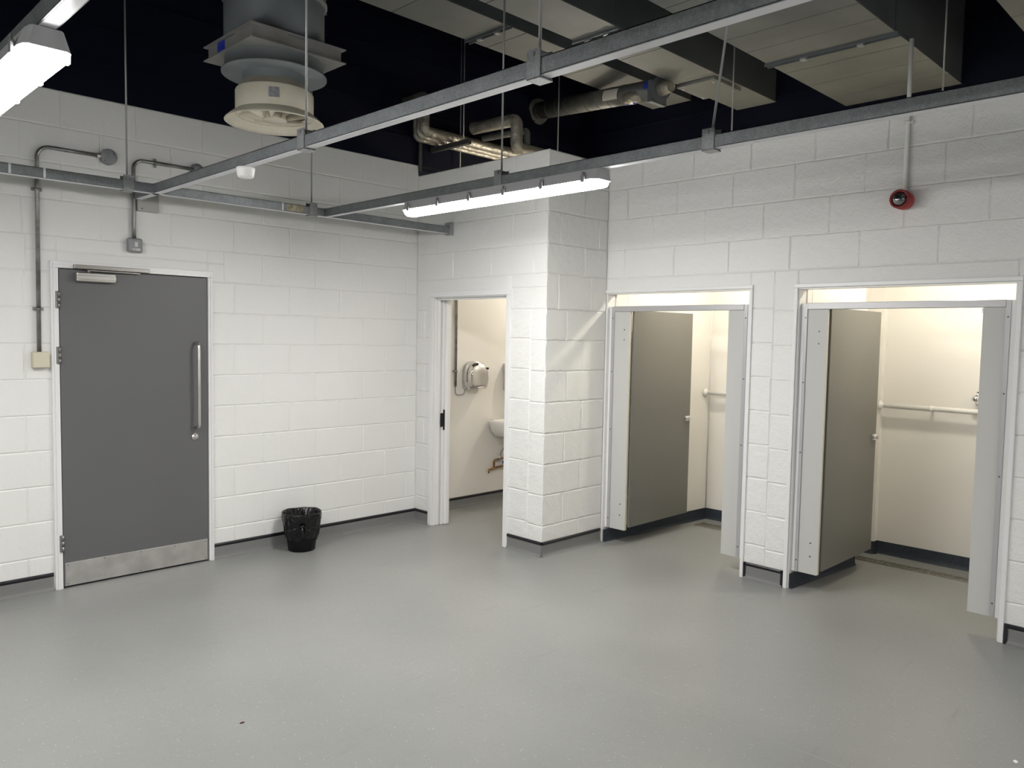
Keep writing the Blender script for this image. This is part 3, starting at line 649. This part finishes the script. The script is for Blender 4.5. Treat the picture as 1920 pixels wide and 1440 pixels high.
# alarm
conduit([(PX-.020, -3.812, 2.56), (PX-.020, -3.812, 3.47)], .0125, 'conduit', 'white painted conduit rising above the red alarm to past the wall top', [((PX-.02, -3.812, 2.985), 'zx')], m=WHITEP, clipm=WHITEP)
t = empty('alarm_beacon', (PX, -3.812, 2.53), 'red round fire alarm sounder with clear lens on the wall above the cubicles', 'fire alarm')
ax = (PX-.006, -3.812, 2.525)
MB().lathe([(.054, 0), (.056, -.03), (.056, -.055), (.052, -.06)], ax, 'x', 36).build('base', RED, t)
MB().lathe([(.050, -.055), (.054, -.07), (.056, -.098), (.051, -.102), (.040, -.096), (.040, -.09)], ax, 'x', 36, False).build('bezel', REDD, t)
MB().lathe([(.040, -.09), (.036, -.103), (.022, -.113), (0, -.116)], ax, 'x', 28).build('lens', LENS, t)
MB().box(PX-.116, PX-.10, -3.842, -3.782, 2.518, 2.526, .002).build('lens_rib', STICK, t)

# ------------------------------------------------------------------ cubicle fronts
def cubicle(name_label, yl, yr, lpost, lalu, lpan, rpan, ralu, rpost, leafy, latch):
    XF = .75; t = empty('cubicle_front', (XF, (yl+yr)/2, .12), name_label, 'cubicle partition', 'shower cubicle fronts')
    zt = 1.925
    def pil(nm, a, b, m, x0=XF, x1=XF+.02, z1=zt): return MB().box(x0, x1, min(a, b), max(a, b), .12, z1, .0015).build(nm, m, t)
    pil('post', yl, lpost, GLOSS, XF-.004, XF+.03); pil('wall_channel', lpost, lalu, ALU, XF-.008, XF+.03)
    pil('pilaster', lalu, lpan, LAM); pil('pilaster', rpan, ralu, LAM); pil('wall_channel', ralu, rpost, ALU, XF-.008, XF+.03); pil('post', rpost, yr, GLOSS, XF-.004, XF+.03)
    MB().box(XF-.001, XF+.021, lpan-.006, lpan, .125, 1.885).build('edge_strip', EDGE, t)
    mb = MB(); mb.box(XF-.012, XF+.032, ralu, lalu, 1.885, zt+.002, .003); mb.build('headrail', ALU, t)
    for z in (1.83, 1.4, .93, .2):
        for yy in ((lpost+lalu)/2, (ralu+rpost)/2): MB().lathe([(.0055, 0), (.004, -.003)], (XF-.008, yy, z), 'x', 10).build('screw', SCREW, t)
    for z in (1.74, 1.66, .33, .24): MB().lathe([(.006, 0), (.0045, -.003)], (XF, lpan+.05, z), 'x', 10).build('screw', SCREW, t)
    mb = MB(); mb.box(XF+.03, 1.63, leafy, leafy+.018, .145, 1.895, .0015); lf = mb.build('door_leaf', LAMD, t)
    def s2(mb_, nm, m_): o = mb_.build(nm, m_); o.parent = lf; o.location = -Vector((t.location))-lf.location+t.location; o.location = (0, 0, 0); return o
    s2(MB().box(1.628, 1.632, leafy, leafy+.018, .145, 1.895), 'edge_lipping', EDGE)
    s2(MB().box(1.555, 1.612, leafy-.016, leafy, latch-.02, latch+.02, .002), 'bolt_body', WHITEP)
    s2(MB().lathe([(.007, 0), (.007, -.02), (.011, -.022), (.011, -.038)], (1.575, leafy-.001, latch), 'y', 14).tube([(1.535, leafy-.018, latch), (1.558, leafy-.018, latch)], .008, 10), 'bolt_knob', CHROME)
    for z in (1.62, .32): s2(MB().box(XF+.028, XF+.07, leafy+.018, leafy+.03, z, z+.06, .002), 'hinge', CHROME)
    # coat hook / latch keep at the closing pilaster
    MB().box(XF+.02, XF+.045, rpan-.03, rpan+.012, 1.855, 1.88, .002).build('door_stop', CHROME, t)
    return t
cubicle('left cubicle front beside the pillar, pale grey posts with its dark grey door open inwards', -1.57, -2.812, -1.592, -1.618, -1.767, -2.638, -2.762, -2.79, -1.79, .985)
cubicle('right cubicle front, larger in view, pale grey posts with its dark grey door open inwards', -3.178, -4.412, -3.20, -3.222, -3.352, -4.248, -4.362, -4.388, -3.37, .985)

# ------------------------------------------------------------------ inside the cubicles
def grab(y0, y1, label, ym):
    t = empty('grab_rail', (2.06, y0, 1.19), label, 'grab rail', 'white rails on the cubicle back walls')
    MB().tube([(2.045, y0-.01, 1.185), (2.045, y1, 1.185)], .0195, 16).build('rail_tube', WHITEP, t)
    MB().lathe([(.038, 0), (.038, -.008), (.024, -.014), (.02, -.03)], (2.045, y0-.001, 1.185), 'y', 24).build('end_flange', WHITEP, t)
    for yy in ym: mb = MB(); mb.lathe([(.022, -.012), (.022, .012)], (2.045, yy, 1.185), 'y', 18); mb.box(2.045, 2.119, yy-.008, yy+.008, 1.178, 1.192, .002); mb.build('support_collar', WHITEP, t)
    return t
grab(-1.684, -2.95, 'white grab rail along the back wall of the left cubicle', [-2.45])
grab(-3.237, -4.55, 'white grab rail along the back wall of the right cubicle', [-3.61, -4.3])
t = empty('shower_valve', (2.12, -3.90, 1.28), 'chrome shower valve half hidden behind the right post of the right cubicle', 'shower valve')
MB().lathe([(.028, -.001), (.028, -.012), (.018, -.02), (.018, -.05)], (2.12, -3.90, 1.28), 'x', 20).build('body', CHROME, t)
MB().lathe([(.0, -.085), (.024, -.08), (.028, -.062), (.02, -.05)], (2.12, -3.90, 1.28), 'x', 18).build('knob', CHROME, t)
MB().tube([(2.08, -3.905, 1.23), (2.08, -3.905, 1.33)], .012, 10).build('pipe_stub', CHROME, t)
t = empty('floor_drain', (1.85, -3.6, 0), 'long stainless steel slotted channel drain along the back of the right cubicle floor', 'drain')
MB().box(1.795, 1.905, -4.55, -3.12, .0005, .002).build('tray', SLOTB, t)
for (a, b) in ((-3.70, -3.135), (-4.50, -3.715)):
    mb = MB(); mb.box(1.80, 1.808, a, b, .002, .006); mb.box(1.892, 1.90, a, b, .002, .006)
    n = int((b-a)/.016)
    for k in range(n+1): yy = a+(b-a)*k/n; mb.box(1.806, 1.894, yy-.005, yy+.005, .002, .006)
    mb.build('grating', DRAINM, t)
    
t = empty('floor_drain', (1.9, -2, 0), 'short stainless steel drain grating in the floor of the left cubicle', 'drain')
mb = MB(); mb.box(1.79, 1.80, -2.6, -1.77, .0005, .006); mb.box(1.93, 1.94, -2.6, -1.77, .0005, .006); mb.box(1.79, 1.94, -1.78, -1.77, .0005, .006)
for k in range(52): mb.box(1.80, 1.93, -1.788-.016*k-.005, -1.788-.016*k+.005, .002, .006)
mb.build('grating', DRAINM, t); MB().box(1.795, 1.935, -2.6, -1.775, .0005, .0022).build('tray', SLOTB, t)
def globe(x, y, z, label, shade=True):
    t = empty('bulkhead_light', (x, y, z), label, 'ceiling light', 'warm globe lights')
    MB().lathe([(0, .0), (.03, -.004), (.052, -.02), (.06, -.045), (.052, -.07), (.03, -.088), (0, -.092)], (x, y, z), 'z', 28).build('globe', WARM if shade else WARM2, t)
    if shade: MB().lathe([(.10, -.035), (.10, -.03), (.08, .0), (.05, .012), (0, .018), (0, .014), (.048, .009), (.076, -.004), (.096, -.035)], (x, y, z), 'z', 32, False).build('shade', WHITEP, t)
    else: MB().lathe([(.05, 0), (.05, .02), (.02, .03)], (x, y, z-.003), 'z', 20).build('fitting', WHITEP, t)
    MB().tube(path([(x, y, z+.012), (x, y, z+.06), (2.119, y, z+.06)], .03), .009, 8).build('wall_arm', WHITEP, t)
    return t
globe(1.38, -2.35, 2.46, 'warm lit globe light hanging inside the left cubicle')
globe(1.38, -3.95, 2.46, 'warm lit globe light hanging inside the right cubicle')
globe(1.9, -.50, 2.62, 'warm lit globe light hanging inside the toilet room', False)

# ------------------------------------------------------------------ toilet room fittings
YW = .15
t = empty('hand_dryer', (.80, YW, 1.15), 'polished chrome hand dryer on the toilet room wall', 'hand dryer')
def dsec(y, sc, top):
    cx, zc = .795, 1.285; pts = []
    for (px, pz) in ((-.115, -.13), (.105, -.13), (.125, -.04), (.118, .05), (.10, .10), (.06, .132), (0, .14), (-.06, .132), (-.105, .10), (-.122, .05), (-.128, -.04)):
        pts.append((cx+px*sc, y, zc+(pz*sc if pz < 0 else pz*sc*top)))
    return pts
mb = MB(); mb.ring([dsec(YW-.002, 1, 1), dsec(YW-.07, 1, 1), dsec(YW-.105, .96, .95), dsec(YW-.125, .86, .85), dsec(YW-.135, .66, .66)], True, True, True, True); mb.build('casing', CHROME, t)
mb = MB().box(.86, .905, YW-.1285, YW-.12, 1.345, 1.365, .003); mb.build('sensor_window', BLACK, t)
conduit([(.575, YW-.016, 1.185), (.575, YW-.016, 3.0)], .012, 'conduit', 'steel conduit running down the toilet room wall beside the hand dryer', [((.575, YW-.016, 1.33), 'z')])
tag(MB().tube(path([(.575, YW-.016, 1.19), (.575, YW-.016, 1.10), (.68, YW-.02, 1.10), (.69, YW-.03, 1.16)], .035), .004, 8).build('power_cord', GREYP), 'thin grey flex looping from the conduit to the hand dryer', 'cable')
t = empty('paper_towel_dispenser', (1.34, YW, 1.13), 'brushed steel paper towel dispenser cut off by the doorway edge', 'towel dispenser')
MB().box(1.215, 1.48, YW-.11, YW-.001, 1.12, 1.40, .01).build('casing', STEEL, t); MB().box(1.335, 1.36, YW-.113, YW-.105, 1.22, 1.28, .003).build('window', BLACK, t)
t = empty('wash_basin', (1.2, YW, .68), 'white wall hung wash basin seen at the right of the toilet doorway', 'basin')
mb = MB(); R = []
for (z, sx, sy, oy) in ((.66, .10, .09, -.10), (.68, .15, .13, -.135), (.73, .20, .175, -.175), (.80, .232, .198, -.2), (.825, .238, .2, -.202), (.835, .235, .198, -.2), (.835, .205, .165, -.2), (.815, .195, .15, -.2), (.76, .16, .12, -.2), (.735, .08, .06, -.2)):
    ring = []
    for k in range(32):
        a = k*2*math.pi/32; ca, sa = math.cos(a), math.sin(a); e = .45
        X_ = 1.21+sx*math.copysign(abs(ca)**e, ca); Y_ = YW+oy+sy*math.copysign(abs(sa)**e, sa)
        ring.append((X_, min(Y_, YW-.002), z))
    R.append(ring)
mb.ring(R, True, True, True, True); mb.build('bowl', CER, t)
t2 = empty('basin_tap', (1.24, YW-.06, .835), 'chrome mixer tap standing on the wash basin', 'tap')
MB().tube([(1.25, YW-.06, .833), (1.25, YW-.06, .90)], .022, 16).build('body', CHROME, t2)
MB().tube([(1.25, YW-.06, .885), (1.24, YW-.13, .878), (1.235, YW-.17, .868)], .013, 12).build('spout', CHROME, t2)
MB().box(1.235, 1.265, YW-.11, YW-.04, .90, .915, .004).build('lever', CHROME, t2)
t = empty('waste_pipework', (1.15, YW, .4), 'copper pipes, valve and flexible hose under the wash basin', 'pipework')
MB().tube(path([(1.17, YW-.12, .657), (1.19, YW-.10, .60), (1.16, YW-.05, .50), (1.15, YW-.04, .44)], .04), .008, 10).build('flexible_hose', FLEXI, t)
MB().tube(path([(1.02, YW-.03, .335), (1.09, YW-.03, .345), (1.5, YW-.03, .375)], .02), .011, 12).build('pipe', COPPER, t)
MB().tube(path([(1.085, YW-.03, .345), (1.085, YW-.03, .425), (1.5, YW-.03, .455)], .02), .010, 12).build('pipe', COPPER, t)
MB().tube([(1.15, YW-.04, .42), (1.15, YW-.04, .475)], .013, 12).build('valve_body', CHROME, t)
MB().lathe([(.018, 0), (.018, .03)], (1.19, YW-.06, .395), 'x', 12).build('blue_handle', BLUE, t)
MB().tube([(1.015, YW-.03, .30), (1.015, YW-.03, .335)], .008, 10).build('drain_stub', COPPER, t)

# ------------------------------------------------------------------ waste bin with liner
BX, BY = -1.235, -.175
t = empty('waste_bin', (BX, BY, 0), 'black waste bin lined with a knotted black bag against the white block wall', 'bin')
MB().lathe([(.098, .001), (.102, .006), (.128, .235), (.124, .235), (.1, .012), (0, .01)], (BX, BY, 0), 'z', 48, True).build('bucket', BINM, t)
def bag():
    rnd = random.Random(3); mb = MB(); n = 160; R = []; K = math.atan2(CAM[1]-BY, CAM[0]-BX)+.03
    ph = [rnd.uniform(0, 6.28) for _ in range(8)]
    zs = [(.10, .119, .006), (.125, .128, .012), (.15, .134, .012), (.18, .136, .009), (.21, .140, .006), (.24, .147, .006), (.27, .151, .004), (.292, .150, .003), (.298, .146, .002), (.290, .141, .003), (.26, .133, .007), (.22, .12, .012), (.18, .10, .016), (.15, .07, .016), (.145, .0, 0)]
    fine = []
    for p, q in zip(zs[:7], zs[1:8]):
        for j in range(5): fine.append(tuple(p[k]+(q[k]-p[k])*j/5 for k in range(3)))
    zs = fine+zs[7:]; NF = len(fine)
    for i, (z, r, am) in enumerate(zs):
        ring = []
        for k in range(n):
            a = k*2*math.pi/n; da = (a-K+math.pi) % (2*math.pi)-math.pi
            f = sum(math.sin(a*q+ph[j]+z*9*(j-3)) for j, q in enumerate((5, 9, 14, 21, 29)))/5
            rr = r+am*f
            if i < NF:
                # folds radiating from the knot
                dz = z-.205; ang = math.atan2(dz, da*.14); dist = math.hypot(dz, da*.14)
                if abs(da) < 1.3: rr += (.0055*math.sin(ang*15+1.3*math.sin(ang*3))+.002*math.sin(ang*31))*math.exp(-dist*8)*min(1, dist/.02)*min(1, (.292-z)/.03)
                rr -= .010*math.exp(-(dist/.03)**2)
            zz = z+(.002*math.sin(a*3+1)+.0012*math.sin(a*8))*(1 if i >= NF-6 else 0)+(.012*math.sin(a*4+ph[2])+.008*math.sin(a*9) if i == 0 else 0)
            ring.append((BX+rr*math.cos(a), BY+rr*math.sin(a), zz))
        R.append(ring)
    mb.ring(R, True, False, False, True); o = mb.build('bin_liner', BAGM, t)
    kx, ky = BX+.150*math.cos(K), BY+.150*math.sin(K)
    m2 = MB(); m2.tube([(kx-.02*math.sin(K), ky+.02*math.cos(K), .205), (kx, ky, .212), (kx+.02*math.sin(K), ky-.02*math.cos(K), .205)], .01, 10, radii=[.006, .012, .006]); m2.build('knot', BAGM, t)
    ox, oy = math.cos(K)*.004, math.sin(K)*.004
    m3 = MB(); m3.tube([(kx, ky, .208), (kx+ox, ky+oy, .18), (kx+ox, ky+oy, .15), (kx+ox*.5, ky+oy*.5, .125)], .01, 10, radii=[.006, .012, .014, .006]); m3.build('knot_tail', BAGM, t)
bag()

# ------------------------------------------------------------------ floor details
fl = bpy.data.objects['floor']
mb = MB(); mb.box(-1.257, -1.253, -6.5, -2.9, 0, .0006); sub(mb, 'weld_seam', WELD, fl)
def scrap(x, y, r, m, nm, label, cat):
    rnd = random.Random(nm+str(x)); n = 8
    pts = [(x+r*rnd.uniform(.4, 1)*math.cos(k*.785), y+r*.45*rnd.uniform(.4, 1)*math.sin(k*.785)) for k in range(n)]
    mb = MB(); mb.ring([[(p[0], p[1], .0003) for p in pts], [(p[0], p[1], .004) for p in pts]], True, True, True, False); tag(mb.build(nm, m), label, cat)
scrap(-2.81, -2.43, .012, DEBRIS, 'leaf_fragment', 'tiny reddish brown scrap on the floor in the lower left', 'debris')
scrap(-.70, -4.82, .02, PAPER, 'paper_scrap', 'tiny white scrap on the floor in the lower right corner', 'debris')
for o in list(bpy.data.objects):
    if '_wp' in o: del o['_wp']
